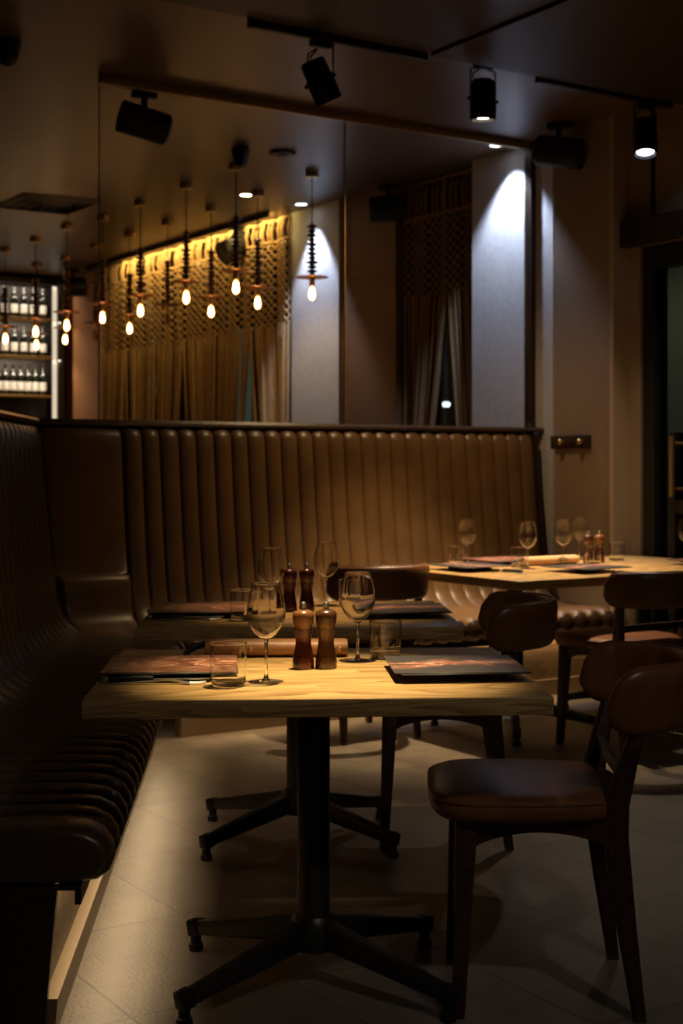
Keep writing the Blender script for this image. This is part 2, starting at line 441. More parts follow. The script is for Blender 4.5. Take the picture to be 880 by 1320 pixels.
# ------------------------------------------------------------------ glass partition
G0u, G1u = 2.769, UW - .062      # end of the glass, window-wall jamb
gp = thing('glass_partition', 'tall clear glass screen standing on the rear banquette ledge', 'glass screen', (0, 0, 0), TH)
us = 4.19
MB().span((G0u, WG - .005, 1.445), (us - .004, WG + .005, CEIL - .05)).build('pane', M['pane'], gp)
MB().span((us + .004, WG - .005, 1.445), (G1u, WG + .005, CEIL - .05)).build('pane', M['pane'], gp)
MB().span((G0u, WG - .02, CEIL - .045), (G1u, WG + .02, CEIL - .001), .004).build('ceiling_channel', M['darkbrass'], gp)
MB().span((G0u - .004, WG - .006, 1.445), (G0u, WG + .006, CEIL - .05)).build('edge_strip', M['litedge'], gp)
MB().span((us - .003, WG - .006, 1.445), (us + .003, WG + .006, CEIL - .05)).build('seam_strip', M['brass'], gp)
MB().span((G1u, WG - .03, 1.445), (G1u + .036, WG + .03, CEIL - .001)).build('jamb', M['darkwood'], gp)

# ------------------------------------------------------------------ banquettes
PROF = [(.03, 1.30), (.03, 1.37), (.045, 1.405), (.075, 1.415), (.105, 1.40), (.122, 1.365), (.128, 1.30), (.14, 1.16), (.155, 1.0), (.172, .85),
        (.19, .72), (.208, .62), (.23, .55), (.265, .50), (.315, .468), (.38, .452), (.46, .45), (.55, .454), (.64, .458), (.71, .460),
        (.76, .455), (.795, .438), (.815, .41), (.82, .382), (.81, .355), (.785, .338), (.74, .333), (.66, .333)]
def prof_normals(P):
    out = []
    for i in range(len(P)):
        a = P[max(i - 1, 0)]; b = P[min(i + 1, len(P) - 1)]
        dx, dz = b[0] - a[0], b[1] - a[1]; l = math.hypot(dx, dz) or 1
        out.append((-dz / l, dx / l))     # room side / upward
    return out
def sgn_amp(o, z):
    # fuller at the seat nose and the top roll, calmer on the seat
    if z < .55: 
        if o > .60: return .28 + 1.6 * min(1, (o - .60) / .16)
        return .28 if o > .36 else .28 + .5 * (.36 - o) / .16
    return 1.0
def pleated(prof, x0f, x1f, n, amp, first=None, per=10, jitter=.07, caps=True, pw=.45):
    """sweep a profile along local +x as n rounded pleats; room side is local -y"""
    N = prof_normals(prof)
    N = [(-a, -b) if (a * 1 + b * 1) < 0 and False else (a, b) for a, b in N]
    edges = [0.0]
    for k in range(n): edges.append(edges[-1] + 1 + random.uniform(-jitter, jitter))
    edges = [e / edges[-1] for e in edges]
    cols = []
    for k in range(n):
        am = amp * random.uniform(.88, 1.1)
        sh = [random.uniform(-.04, .04) for _ in range(3)]
        for j in range(per + (1 if k == n - 1 else 0)):
            f = j / per
            f2 = .5 - .5 * math.cos(math.pi * f)
            t = edges[k] + (edges[k + 1] - edges[k]) * f2
            b = (max(0, math.sin(math.pi * f2))) ** pw
            col = []
            for i, (o, z) in enumerate(prof):
                x0, x1 = x0f(o), x1f(o)
                wob = sh[0] * math.sin(i * .55 + sh[1] * 60) * .06 / max(n, 1) * 3 * math.sin(math.pi * f2 * .999)
                x = x0 + (x1 - x0) * (t + wob * (1.0 / n) * 8)
                a = am * sgn_amp(o, z) * (b - 1)
                nx, nz = N[i]
                col.append((x, -(o + nx * a), z + nz * a))
            cols.append(col)
    mb = MB()
    mb.grid(cols)
    if caps:
        nP = len(prof)
        for ci in (0, len(cols) - 1):
            base = ci * nP
            ctr = len(mb.v)
            xx = cols[ci][14][0]
            # close the end down to a spine under the seat and behind the back
            sp = [(xx, -.03, .333)]
            mb.v.append(Vector(sp[0]))
            for i in range(nP - 1):
                mb.f.append([base + i, base + i + 1, ctr])
    return mb
# check orientation of the profile normals: room side must be positive o for the back
# rear banquette (local x = u, local y = w)
rb = thing('rear_banquette', 'brown leather channel-tufted banquette below the glass screen, facing the tables', 'banquette', rw(2.769, WG, 0), TH)
LR = UW - 2.769 - .115
mit = lambda o: -.405 + .551 * o
pleated(PROF, lambda o: .075, lambda o: LR, 26, .022).build('pleated_upholstery', M['leather'], rb, 60)
up = [p for p in PROF if p[1] >= .72]
lo = [(.215, .735), (.222, .70), (.222, .64), (.226, .585)] + [p for p in PROF if p[1] < .55]
def panel(prof, amp, tz):
    return pleated(prof, mit, lambda o: .068, 1, amp, per=16, caps=False, jitter=0, pw=.35)
pan = panel(up + [(.196, .705), (.17, .70)], .02, 0).build('corner_panel', M['leather'], rb, 60)
panel([(.15, .70), (.18, .715), (.21, .712), (.232, .68), (.238, .62), (.244, .56), (.26, .51)] + [p for p in PROF if p[1] < .505 and p[0] > .265], .018, 0).build('corner_cushion', M['leather'], rb, 60)
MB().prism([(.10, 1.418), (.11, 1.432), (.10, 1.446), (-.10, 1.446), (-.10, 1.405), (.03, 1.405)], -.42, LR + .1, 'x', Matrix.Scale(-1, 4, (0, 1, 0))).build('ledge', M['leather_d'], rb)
MB().prism([(0, 0), (.70, 0), (.80, .34), (.815, .42), (.76, .45), (.32, .45), (.20, .72), (.145, 1.16), (.125, 1.405), (.05, 1.475), (-.02, 1.405)], LR + .005, LR + .03, 'x', Matrix.Scale(-1, 4, (0, 1, 0))).build('end_panel', M['darkwood'], rb)
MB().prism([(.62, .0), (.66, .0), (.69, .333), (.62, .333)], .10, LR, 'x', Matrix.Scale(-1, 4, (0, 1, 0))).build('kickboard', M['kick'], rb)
MB().prism([(.66, .0), (.685, .0), (.69, .085), (.665, .085)], .10, LR, 'x', Matrix.Scale(-1, 4, (0, 1, 0))).build('skirting', M['skirt'], rb)
MB().prism([(.70, .333), (.735, .333), (.735, .30), (.727, .30), (.727, .326), (.70, .326)], .10, LR, 'x', Matrix.Scale(-1, 4, (0, 1, 0))).build('light_rail', M['darkmetal'], rb)

# left banquette (local x = away from the camera, room side = local -y)
DL = R(93.6)
lb = thing('side_banquette', 'long dark leather banquette along the side of the front tables', 'banquette', (-1.285, 2.966, 0), DL)
SP = [(o if o < .2 else .2 + (o - .2) * .97, z) for o, z in PROF]
lmit = lambda o: 3.678 - (o - .1) * .626
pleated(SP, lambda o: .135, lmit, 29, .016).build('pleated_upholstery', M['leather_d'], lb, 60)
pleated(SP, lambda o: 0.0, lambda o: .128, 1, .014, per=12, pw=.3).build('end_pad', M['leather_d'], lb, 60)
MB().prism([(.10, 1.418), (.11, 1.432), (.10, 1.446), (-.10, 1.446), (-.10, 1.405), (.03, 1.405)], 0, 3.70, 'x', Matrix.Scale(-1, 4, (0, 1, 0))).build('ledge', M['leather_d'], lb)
MB().prism([(0, 0), (.655, 0), (.685, .332), (0, .332)], .0, .03, 'x', Matrix.Scale(-1, 4, (0, 1, 0))).build('end_panel', M['darkwood'], lb)
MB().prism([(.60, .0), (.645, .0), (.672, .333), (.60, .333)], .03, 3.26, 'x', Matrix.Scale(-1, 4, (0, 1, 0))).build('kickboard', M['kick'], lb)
MB().prism([(.645, .0), (.675, .0), (.682, .085), (.652, .085)], .03, 3.26, 'x', Matrix.Scale(-1, 4, (0, 1, 0))).build('skirting', M['skirt'], lb)
MB().prism([(.685, .333), (.735, .333), (.735, .295), (.722, .295), (.722, .325), (.685, .325)], .0, 3.26, 'x', Matrix.Scale(-1, 4, (0, 1, 0))).build('light_rail', M['darkmetal'], lb)
struct('wall_left', MB().span((-.2, -.005 + .01, 0), (4.1, .10, 1.405)), M['wall'], (-1.285, 2.966, 0), DL)

# ------------------------------------------------------------------ pedestal tables
def pedestal_table(name, label, loc, rz, w, d, group=None, feet=(.29, .245)):
    t = thing(name, label, 'table', loc, rz, group)
    MB().box((0, 0, .72), (w, d, .04), .004, 2).build('tabletop', M['oak'], t)
    MB().lathe([(0, .10), (.042, .10), (.042, .12), (.0385, .13), (.0385, .66), (.0385, .699)], 24).build('column', M['darkmetal'], t)
    MB().box((0, 0, .692), (.30, .30, .012), .003).build('mounting_plate', M['darkmetal'], t)
    MB().lathe([(0, .085), (.05, .085), (.058, .10), (.055, .15), (.044, .165), (0, .165)], 24).build('hub', M['darkmetal'], t)
    for sx in (-1, 1):
        for sy in (-1, 1):
            a = Vector((sx * .025, sy * .022, .125)); b = Vector((sx * feet[0], sy * feet[1], .058))
            m = MB().bar(a, b, (.042, .062), (.03, .034), Vector((-b.y, b.x, 0)).normalized(), .006)
            leg = m.build('leg', M['darkmetal'], t)
            dd = (b - a).normalized()
            MB().bar(b - dd * .02, b + dd * .018, (.036, .041), (.036, .041), Vector((-b.y, b.x, 0)).normalized(), .006).build('end_cap', M['blackplastic'], leg)
            MB().lathe([(0, 0), (.017, 0), (.019, .008), (.017, .018), (.0135, .02), (.0135, .045)], 16, Matrix.Translation((b.x, b.y, 0))).build('glide', M['blackplastic'], leg)
    return t
T1C, T2C = Vector((-.066, 3.3675, 0)), Vector((-.142, 4.675, 0))
RT = R(2.9)
pedestal_table('pedestal_table', 'front oak pedestal table, the one nearest the camera, brightly lit', T1C, RT, .985, .815, 'oak pedestal tables')
pedestal_table('pedestal_table', 'dim oak pedestal table directly behind the front table', T2C, RT, .985, .815, 'oak pedestal tables')
u3, w3 = 3.855, 4.604
T3 = rw(u3 + .405, w3 + .50); T4 = rw(u3 + .82 + .405, w3 + .50)
pedestal_table('pedestal_table', 'bright oak pedestal table in front of the rear banquette', T3, TH, .81, 1.03, 'oak pedestal tables', (.24, .30))
pedestal_table('pedestal_table', 'oak pedestal table pushed against the window wall, cut off by the frame edge', T4, TH, .81, 1.03, 'oak pedestal tables', (.24, .30))

# ------------------------------------------------------------------ chairs (local +y = forward)
def superellipse(a, b, n, e, cy=0.0, z=0.0):
    out = []
    for k in range(n):
        t = 2 * math.pi * k / n
        c, s = math.cos(t), math.sin(t)
        out.append((a * math.copysign(abs(c) ** (2 / e), c), cy + b * math.copysign(abs(s) ** (2 / e), s), z))
    return out
def make_chair(label, loc, rz):
    t = thing('dining_chair', label, 'chair', loc, rz, 'low-backed dining chairs')
    # seat pad
    rings = []
    for ins, z in ((.03, .436), (.008, .438), (.0, .448), (-.004, .462), (-.002, .476), (.004, .484), (.016, .490), (.05, .495), (.10, .498), (.17, .499)):
        rr = superellipse(.235 - ins, .222 - ins, 64, 4.2 if ins < .06 else 3.2, .045, z)
        rr = [(x * (1.0 - .12 * max(0, -(y - .045)) / .222), y, z) for x, y, z in rr]
        rings.append(rr)
    seat = MB().rings(rings).build('seat', M['chairleather'], t, 50)
    pip = superellipse(.236, .223, 64, 4.2, .045, .479)
    pip = [(x * (1.0 - .12 * max(0, -(y - .045)) / .222), y, z) for x, y, z in pip]
    MB().tube(pip + pip[:2], .0035, 6, False).build('piping', M['chairleather'], seat)
    # legs
    for sx in (-1, 1):
        MB().bar((sx * .183, .188, .437), (sx * .20, .207, 0), (.042, .05), (.026, .028)).build('front_leg', M['chairwood'], t)
        b = MB()
        X0, X1, X2, X3 = (sx * .20, -.192, 0), (sx * .178, -.142, .40), (sx * .186, -.142, .47), (sx * .222, -.190, .66)
        sec = []
        for p, wd, dp in ((X0, .026, .028), ((sx * .19, -.165, .2), .036, .042), (X1, .04, .056), (X2, .038, .056), ((sx * .205, -.165, .57), .032, .042), (X3, .026, .034)):
            sec.append([(p[0] + i * wd / 2, p[1] + j * dp / 2, p[2]) for i, j in ((-1, -.6), (-.6, -1), (.6, -1), (1, -.6), (1, .6), (.6, 1), (-.6, 1), (-1, .6))])
        b.rings(sec); b.build('rear_leg', M['chairwood'], t, 30)
    # arched aprons
    def arch(a, c, zt, zl, zm, k=12):
        top = [(a, zt), (c, zt)]
        bot = []
        for i in range(k + 1):
            f = i / k; x = c + (a - c) * f
            bot.append((x, zl + (zm - zl) * math.sin(math.pi * f) ** .7))
        return top + bot
    for sx in (-1, 1):
        MB().prism(arch(-.13, .175, .437, .375, .412), sx * .188 - .009, sx * .188 + .009, 'x').build('side_rail', M['chairwood'], t)
    MB().prism(arch(-.17, .17, .437, .39, .415), .185, .203, 'y').build('front_rail', M['chairwood'], t)
    MB().prism([(-.17, .437), (.17, .437), (.17, .385), (-.17, .385)], -.148, -.130, 'y').build('back_rail', M['chairwood'], t)
    MB().prism([(-.19, .555), (.19, .555), (.19, .525), (-.19, .525)], -.164, -.150, 'y').build('cross_bar', M['chairwood'], t)
    # wrap-around back
    yc, rx, ry = -.115, .238, .225
    n = 61; A = R(90); secs = []
    for i in range(n):
        a = -A + 2 * A * i / (n - 1)
        q = abs(a) / A
        # arc length based rounded ends
        e = max(0.0, (q - .775) / .225)
        hs = math.sqrt(max(.0, 1 - e ** 2.2))
        hs = max(hs, .12)
        px_, py_ = rx * math.sin(a), yc - ry * math.cos(a)
        if abs(a) > R(90):
            px_ = rx * math.copysign(1, a) * (1 + .03 * (abs(a) - R(90))); py_ = yc + ry * (abs(a) - R(90)) * 1.4
        nx, ny = math.sin(a), -math.cos(a)
        hz, th = .076 * hs, .023 * (.35 + .65 * hs)
        zc = .705 + .006 * math.cos(a) - .022 * (1 - hs)
        ridge = .006 * (abs(math.sin(a * 5.5)) ** .5 - 1) * (1 if q < .8 else 0)
        ring = []
        m = 20
        for j in range(m):
            b = 2 * math.pi * j / m
            cb, sb = math.cos(b), math.sin(b)
            dn = th * math.copysign(abs(cb) ** .7, cb); dz = hz * math.copysign(abs(sb) ** .55, sb)
            lean = .10 * dz
            if cb < -.2: dn -= ridge
            ring.append((px_ + nx * (dn + lean), py_ + ny * (dn + lean), zc + dz))
        secs.append(ring)
    back = MB().rings(secs).build('backrest', M['chairleather'], t, 60)
    top = []
    for rg in secs[3:-3]:
        z = max(p[2] for p in rg); pp = max(rg, key=lambda p: p[2]); top.append((pp[0], pp[1], pp[2] + .0005))
    MB().tube(top, .003, 6).build('piping', M['chairleather'], back)
    return t
c0 = make_chair('dining_chair in brown leather with curved back, nearest the camera at the front table'.replace('dining_chair', 'dining chair'), (.474, 3.345, 0), R(87.5))
dup(c0, (.352, 4.745, 0), R(87.5), 'dining chair with curved back drawn up to the dim second table')
dup(c0, rw(4.393, 4.512), TH, 'dining chair with tan lit seat, backed to the camera at the rear oak table')
dup(c0, (.075, 6.5, 0), TH, 'empty dining chair showing only its dark rounded back behind the dim table')

# ------------------------------------------------------------------ tableware
TZ = .74
def catmull(P, k=4):
    out = []
    for i in range(len(P) - 1):
        p0, p1, p2, p3 = P[max(i - 1, 0)], P[i], P[i + 1], P[min(i + 2, len(P) - 1)]
        for j in range(k):
            t = j / k
            out.append(tuple(.5 * (2 * p1[a] + (p2[a] - p0[a]) * t + (2 * p0[a] - 5 * p1[a] + 4 * p2[a] - p3[a]) * t * t + (3 * p1[a] - p0[a] - 3 * p2[a] + p3[a]) * t ** 3) for a in (0, 1)))
    return out + [P[-1]]
def bowl_profile():
    c = catmull([(.004, .0982), (.012, .0998), (.022, .106), (.034, .120), (.0415, .138), (.0435, .153), (.0425, .170), (.039, .190), (.0345, .208), (.0327, .2190)], 3)
    inn = [(max(r - .0010, .002), z + .0010) for r, z in c[2:-1]][::-1]
    return [(0, .098)] + c + [(.0325, .2202), (.0322, .2208), (.0318, .2208), (.0315, .2202), (.0317, .2190)] + inn + [(0, .1003)]
def make_wineglass(label, loc):
    t = thing('wine_glass', label, 'wine glass', loc, 0, 'empty wine glasses on the tables')
    MB().lathe(bowl_profile(), 40).build('bowl', M['glass'], t, 80)
    MB().lathe([(0, .004), (.009, .0045), (.0055, .010), (.0036, .022), (.0033, .05), (.0036, .08), (.0055, .093), (.009, .0985), (0, .100)], 20).build('stem', M['glass_solid'], t, 80)
    MB().lathe([(0, .0012), (.037, .0008), (.0385, .0009), (.0395, .0015), (.038, .0025), (.02, .004), (.008, .005), (0, .0055)], 40).build('foot', M['glass_thin'], t, 60)
    return t
def make_tumbler(label, loc):
    t = thing('glass_tumbler', label, 'tumbler', loc, 0, 'empty water tumblers on the tables')
    MB().lathe([(0, .0008), (.033, .0006), (.0365, .003), (.0378, .008), (.0385, .0125), (.0388, .02), (.0392, .03), (.0397, .05), (.0403, .075), (.0407, .0915), (.04075, .094), (.0406, .0948), (.0402, .0951), (.0398, .0948), (.03965, .094), (.0396, .0915), (.0392, .075), (.0386, .05), (.0381, .03), (.0377, .02), (.0372, .0155), (.0362, .0132), (.034, .0122), (.028, .0118), (0, .0115)], 48).build('vessel', M['glass'], t, 70)
    return t
def make_mill(label, loc, body, head, group='salt and pepper mills'):
    t = thing('pepper_mill', label, 'mill', loc, 0, group)
    MB().lathe([(0, 0), (.0255, 0), (.0262, .004), (.0258, .018), (.0235, .035), (.0195, .055), (.0185, .066), (.0195, .078), (.0225, .090), (.0232, .096), (0, .096)], 32).build('body', body, t, 40)
    MB().lathe([(0, .096), (.0215, .096), (.0215, .105), (0, .105)], 32).build('brass_collar', M['brass'], t)
    MB().lathe([(0, .105), (.0225, .105), (.0245, .112), (.0258, .124), (.0258, .131), (.022, .137), (.012, .141), (0, .142)], 32).build('head', head, t, 40)
    MB().lathe([(0, .142), (.007, .142), (.0065, .145), (.0075, .150), (.0075, .155), (.005, .159), (0, .160)], 20).build('knob', M['steel'], t, 40)
    return t
def rect_card(w, d, th, z=0.0, x=0.0, y=0.0, a=0.0):
    return MB().box((0, 0, 0), (w, d, th), .0006, 1, Matrix.Translation((x, y, z + th / 2)) @ Matrix.Rotation(a, 4, 'Z'))
def make_menu(label, loc, rz, m, z0, tilt=0.0, w=.305, d=.285):
    t = thing('menu', label, 'menu', loc, rz, 'printed menus laid on the tables')
    t.rotation_euler = (tilt, 0, rz)
    rect_card(w, d, .0022, .0024).build('cover', m, t)
    rect_card(w - .012, d, .0012, .0012, .004, -.004, R(1.2)).build('inner_page', M['card'], t)
    rect_card(w - .01, d - .004, .0012, 0, .006, -.006, R(2)).build('back_cover', M['card'], t)
    return t
def make_plate(label, loc):
    t = thing('side_plate', label, 'plate', loc, 0, 'dark side plates under menus')
    MB().lathe([(0, .002), (.05, .002), (.052, 0), (.056, 0), (.058, .003), (.082, .012), (.098, .0165), (.100, .018), (.097, .019), (.080, .0145), (.058, .006), (0, .005)], 48).build('dish', M['ceramic'], t, 50)
    return t
def make_napkin(label, loc, rz):
    t = thing('folded_napkin', label, 'napkin', loc, rz, 'folded black napkins')
    b = MB()
    b.box((0, 0, .004), (.20, .115, .008), .0035, 2)
    b.box((.004, .002, .0118), (.19, .108, .0076), .0035, 2)
    b.build('cloth', M['black_napkin'], t)
    return t
def make_knife(label, loc, rz):
    t = thing('steak_knife', label, 'knife', loc, rz, 'steak knives')
    b = MB()
    sec = []
    for x, wy, hz in ((.0, .008, .007), (.012, .0095, .0085), (.04, .0085, .0075), (.075, .0105, .0085), (.100, .008, .007)):
        sec.append([(x, wy * math.cos(a), .0087 + hz * math.sin(a)) for a in [2 * math.pi * k / 12 for k in range(12)]])
    b.rings(sec).build('handle', M['blackplastic'], t, 60)
    sec = []
    for x, wy, hz in ((-.014, .0085, .0078), (-.010, .0095, .0085), (.0, .0088, .008)):
        sec.append([(x, wy * math.cos(a), .0087 + hz * math.sin(a)) for a in [2 * math.pi * k / 12 for k in range(12)]])
    b2 = MB().rings(sec); b2.build('steel_butt', M['steel'], t, 60)
    MB().prism([(.098, -.007), (.125, -.009), (.20, -.009), (.226, .002), (.215, .007), (.125, .007), (.098, .006)], .0075, .0095, 'z').build('blade', M['steel'], t, 20)
    return t
def make_fork(label, loc, rz):
    t = thing('dinner_fork', label, 'fork', loc, rz, 'dinner forks')
    b = MB()
    pts = []
    for x, w_, z in ((0, .006, .002), (.03, .0065, .003), (.08, .004, .006), (.12, .003, .008), (.145, .006, .006), (.158, .011, .003), (.17, .0115, .002)):
        pts.append((x, w_, z))
    sec = [[(x, -w_, z), (x, w_, z), (x, w_, z + .002), (x, -w_, z + .002)] for x, w_, z in pts]
    b.rings(sec)
    for k in range(4):
        y = -.009 + k * .006
        b.tube([(.169, y, .003), (.19, y, .0032), (.205, y, .006)], [.0016, .0014, .0008], 6)
    b.build('fork_body', M['steel'], t, 40)
    return t
def make_roll(label, loc, rz, m, L=.36):
    t = thing('leather_roll', label, 'leather roll', loc, rz, 'rolled leather bundles')
    sec = []
    for i, x in enumerate([-L / 2, -L / 2 + .006, -L / 4, 0, L / 4, L / 2 - .006, L / 2]):
        k = .9 if i in (0, 6) else 1.0
        ring = []
        for j in range(24):
            a = 2 * math.pi * j / 24
            r_ = 1 + .02 * math.sin(3 * a + i)
            ring.append((x, .034 * k * math.cos(a) * r_, .0222 + .022 * k * math.copysign(abs(math.sin(a)) ** .8, math.sin(a)) * min(r_, 1.0)))
        sec.append(ring)
    MB().rings(sec).build('wrap', m, t, 50)
    for x in (L / 2 - .02, -L * .18):
        MB().lathe([(0, 0), (.006, 0), (.0055, .002), (.003, .0035), (0, .004)], 14, Matrix.Translation((x, -.0335, .022)) @ Matrix.Rotation(R(90), 4, 'X')).build('stud', M['brass'], t)
    MB().tube([(-L / 2 - .055, -.012, .006), (-L / 2 - .03, -.006, .03), (-L / 2 + .01, -.004, .036)], .004, 6).tube([(-L / 2 - .05, .01, .005), (-L / 2 - .02, .006, .022), (-L / 2 + .01, .004, .03)], .004, 6).build('tie_cord', M['card'], t)
    return t
def P(px, py, z=TZ):
    v = at(px, py, z); v.z = z; return v
# --- front table and, shifted back, the dim second table
SH = T2C - T1C
wg = make_wineglass('wine glass beside the water tumbler on the front table, before the shakers', Vector((-.169, 3.187, TZ)))
tb = make_tumbler('water tumbler standing by the red-brown menu on the bright front table', Vector((-.249, 3.13, TZ)))
dup(wg, Vector((.040, 3.53, TZ)), 0, 'wine glass behind the grey menu beside the shakers on the front table')
dup(tb, Vector((.110, 3.575, TZ)), 0, 'water tumbler behind the grey menu on the front table')
m1 = make_mill('dark red-brown mill with pale head, further from the grey menu, on the front table', (-.091, 3.394, TZ), M['mill_red'], M['mill_head'])
m2 = make_mill('brown wooden mill on the front table, the one closer to the grey menu', (-.037, 3.402, TZ), M['mill_brown'], M['mill_brown'])
dup(wg, Vector((-.225, 4.55, TZ)), 0, 'wine glass seen just above the nearest wine glass, on the dim second table')
dup(tb, Vector((-.310, 4.47, TZ)), 0, 'water tumbler beside the brown menu on the dim second table')
dup(wg, Vector((-.052, 4.92, TZ)), 0, 'wine glass standing behind the red mills on the dim second table')
dup(tb, Vector((.03, 4.90, TZ)), 0, 'water tumbler mostly hidden behind the tall wine glass on the second table')
m3 = make_mill('red mill on the dim second table, farther from its grey menu', (-.174, 4.74, TZ), M['mill_red'], M['mill_red'])
dup(m3, (-.116, 4.75, TZ), 0, 'red mill on the dim second table, beside its grey menu')
rl = make_roll('tan leather roll with brass studs lying behind the shakers on the front table', Vector((-.165, 3.62, TZ)), R(1.5), M['tan'], .36)

np_ = make_napkin('black napkin folded under the red-brown menu on the front table', Vector((-.385, 3.275, TZ)), RT)
mn = make_menu('red-brown printed menu lying on a napkin on the front table', Vector((-.395, 3.325, TZ + .0175)), R(3), M['art_red'], 0)
kf = make_knife('steak knife with black handle on the front table before the napkin', Vector((-.52, 3.175, TZ)), R(1.5))
fk = make_fork('steel fork lying along the front edge of the front table beside the steak knife', Vector((-.505, 3.148, TZ)), R(1.5))
pl = make_plate('dark plate under the grey menu on the front table', Vector((.285, 3.29, TZ)))
mg = make_menu('grey printed menu lying on a plate on the front table', Vector((.262, 3.31, TZ + .0195)), R(3.5), M['art_grey'], 0)
nr = None
dup(np_, Vector((-.385, 3.275, TZ)) + SH, RT, 'black napkin folded under the brown menu on the dim second table')
dup(mn, Vector((-.395, 3.325, TZ + .0175)) + SH, R(3), 'red-brown printed menu on the dim second table, by the banquette')
dup(kf, Vector((-.52, 3.175, TZ)) + SH, R(1.5), 'steak knife on the dim second table before the brown menu')
dup(fk, Vector((-.505, 3.148, TZ)) + SH, R(1.5), 'steel fork on the dim second table beside the steak knife')
dup(pl, Vector((.285, 3.29, TZ)) + SH, 0, 'dark plate under the grey menu on the dim second table')
dup(mg, Vector((.262, 3.31, TZ + .0195)) + SH, R(3.5), 'grey printed menu lying on a plate on the dim second table')
# --- rear tables
def on(u, w): return rw(u, w, TZ)
dup(wg, on(4.29, 5.50), 0, 'wine glass by the water tumbler at the free end of the rear table')
dup(tb, on(4.20, 5.47), 0, 'water tumbler at the free end of the rear oak table')
dup(wg, on(4.36, 5.13), 0, 'wine glass standing in front of a tumbler, middle of the rear table')
dup(tb, on(4.395, 5.235), 0, 'water tumbler in front of the pale leather roll on the rear table')
dup(wg, on(4.66, 5.22), 0, 'wine glass between the pale roll and the shakers on the rear table')
dup(wg, on(5.02, 5.50), 0, 'wine glass behind the shakers on the rear table beside the wall')
dup(tb, on(4.80, 5.16), 0, 'water tumbler in front of the shakers on the rear table')
dup(tb, on(5.09, 5.30), 0, 'water tumbler beside the shakers, towards the window wall')
dup(wg, on(5.33, 5.05), 0, 'wine glass before the dark glass door, on the table by the wall')
dup(tb, on(5.44, 5.05), 0, 'water tumbler at the picture edge on the table by the wall')
dup(m3, on(4.87, 5.27), 0, 'dark mill on the rear table, the one nearer the pale leather roll')
dup(m1, on(4.925, 5.25), 0, 'mill with pale head on the rear table, nearer the window wall')
make_roll('pale tan leather roll lying lit on the rear table', on(4.63, 5.285), TH, M['cream'], .34)
# folder + cutlery at the free end
fb = dup(np_, on(4.09, 5.22), TH + R(90), 'black napkin under a dark menu at the free end of the rear table')
dup(mg, rw(4.09, 5.22, TZ + .0195), TH + R(90), 'dark printed menu before the tumbler at the free end of the rear table')
dup(fk, on(4.05, 5.03), TH + R(-75), 'steel fork beside the dark menu on the rear table')
dup(kf, on(4.12, 5.02), TH + R(-70), 'steak knife beside the dark menu on the rear table')
dup(pl, on(4.48, 5.475), 0, 'dark plate under the menu on the banquette side of the rear table')
dup(mn, rw(4.48, 5.475, TZ + .0195), TH, 'brown printed menu on the banquette side of the rear table')
dup(pl, on(4.48, 4.86), 0, 'dark plate under the blue-grey menu above the tan chair')
dup(mg, rw(4.475, 4.86, TZ + .0195), TH + R(4), 'dark printed menu on the chair side of the rear table')
dup(np_, on(5.0, 5.48 - .03), TH, 'black napkin under the menu behind the shakers on the rear table') if False else None
dup(mg, rw(5.03, 5.505 - .03, TZ), TH, 'dark printed menu lying flat behind the shakers') if False else None
dup(pl, on(5.29, 4.86), 0, 'dark plate under the menu on the table by the wall')
dup(mn, rw(5.285, 4.86, TZ + .0195), TH, 'brown printed menu on the table by the wall, at the picture edge')

# ------------------------------------------------------------------ pendants
BEADS = [(.012, .0)]
def make_pendant(i, cx, cy, by, lit, label):
    s = (HOR - cy) / (CEIL - .02 - H)
    X, D = (cx - 440) / s, F / s
    zb = H + (HOR - by) / s
    t = thing('pendant_lamp', label, 'pendant lamp', (X, D, zb), 0, 'beaded pendant lamps hanging beyond the glass screen')
    top = CEIL - zb
    MB().lathe([(0, top), (.045, top), (.045, top - .035), (.040, top - .04), (0, top - .04)], 20).build('canopy', M['brass'], t)
    MB().tube([(0, 0, .44), (0, 0, top - .03)], .004, 6).build('cord', M['blackplastic'], t)
    pr = [(0, .455), (.012, .455)]
    z = .45; k = 0
    seq = [.03, .022, .030, .018, .033, .024, .028, .02, .034, .026, .03]
    while z > .135 and k < len(seq):
        r = seq[k]; hgt = .028 if k % 2 == 0 else .03
        r *= 1.2; pr += [(.012, z), (r, z - hgt * .42), (r, z - hgt * .5), (.011, z - hgt * .95)]
        z -= hgt; k += 1
    pr += [(.014, z), (.014, .118), (0, .118)]
    MB().lathe(pr, 18).build('turned_beads', M['bead'], t, 30)
    MB().lathe([(0, .117), (.02, .117), (.105, .111), (.108, .108), (.104, .106), (.02, .110), (0, .110)], 36).build('disc', M['copper'], t, 30)
    MB().lathe([(0, .110), (.017, .110), (.019, .10), (.019, .06), (.015, .052), (0, .05)], 18).build('socket', M['brass'], t)
    MB().lathe([(.014, .054), (.018, .045), (.0265, .02), (.029, 0), (.027, -.022), (.018, -.040), (0, -.047)], 20).build('bulb', M['bulbglass'], t, 60)
    f = MB()
    f.lathe([(0, .046), (.012, .040), (.018, .016), (.0215, -.004), (.018, -.026), (.010, -.036), (0, -.040)], 14)
    f.build('filament', M['bulb'] if lit else M['filament_off'], t, 60)
    return t
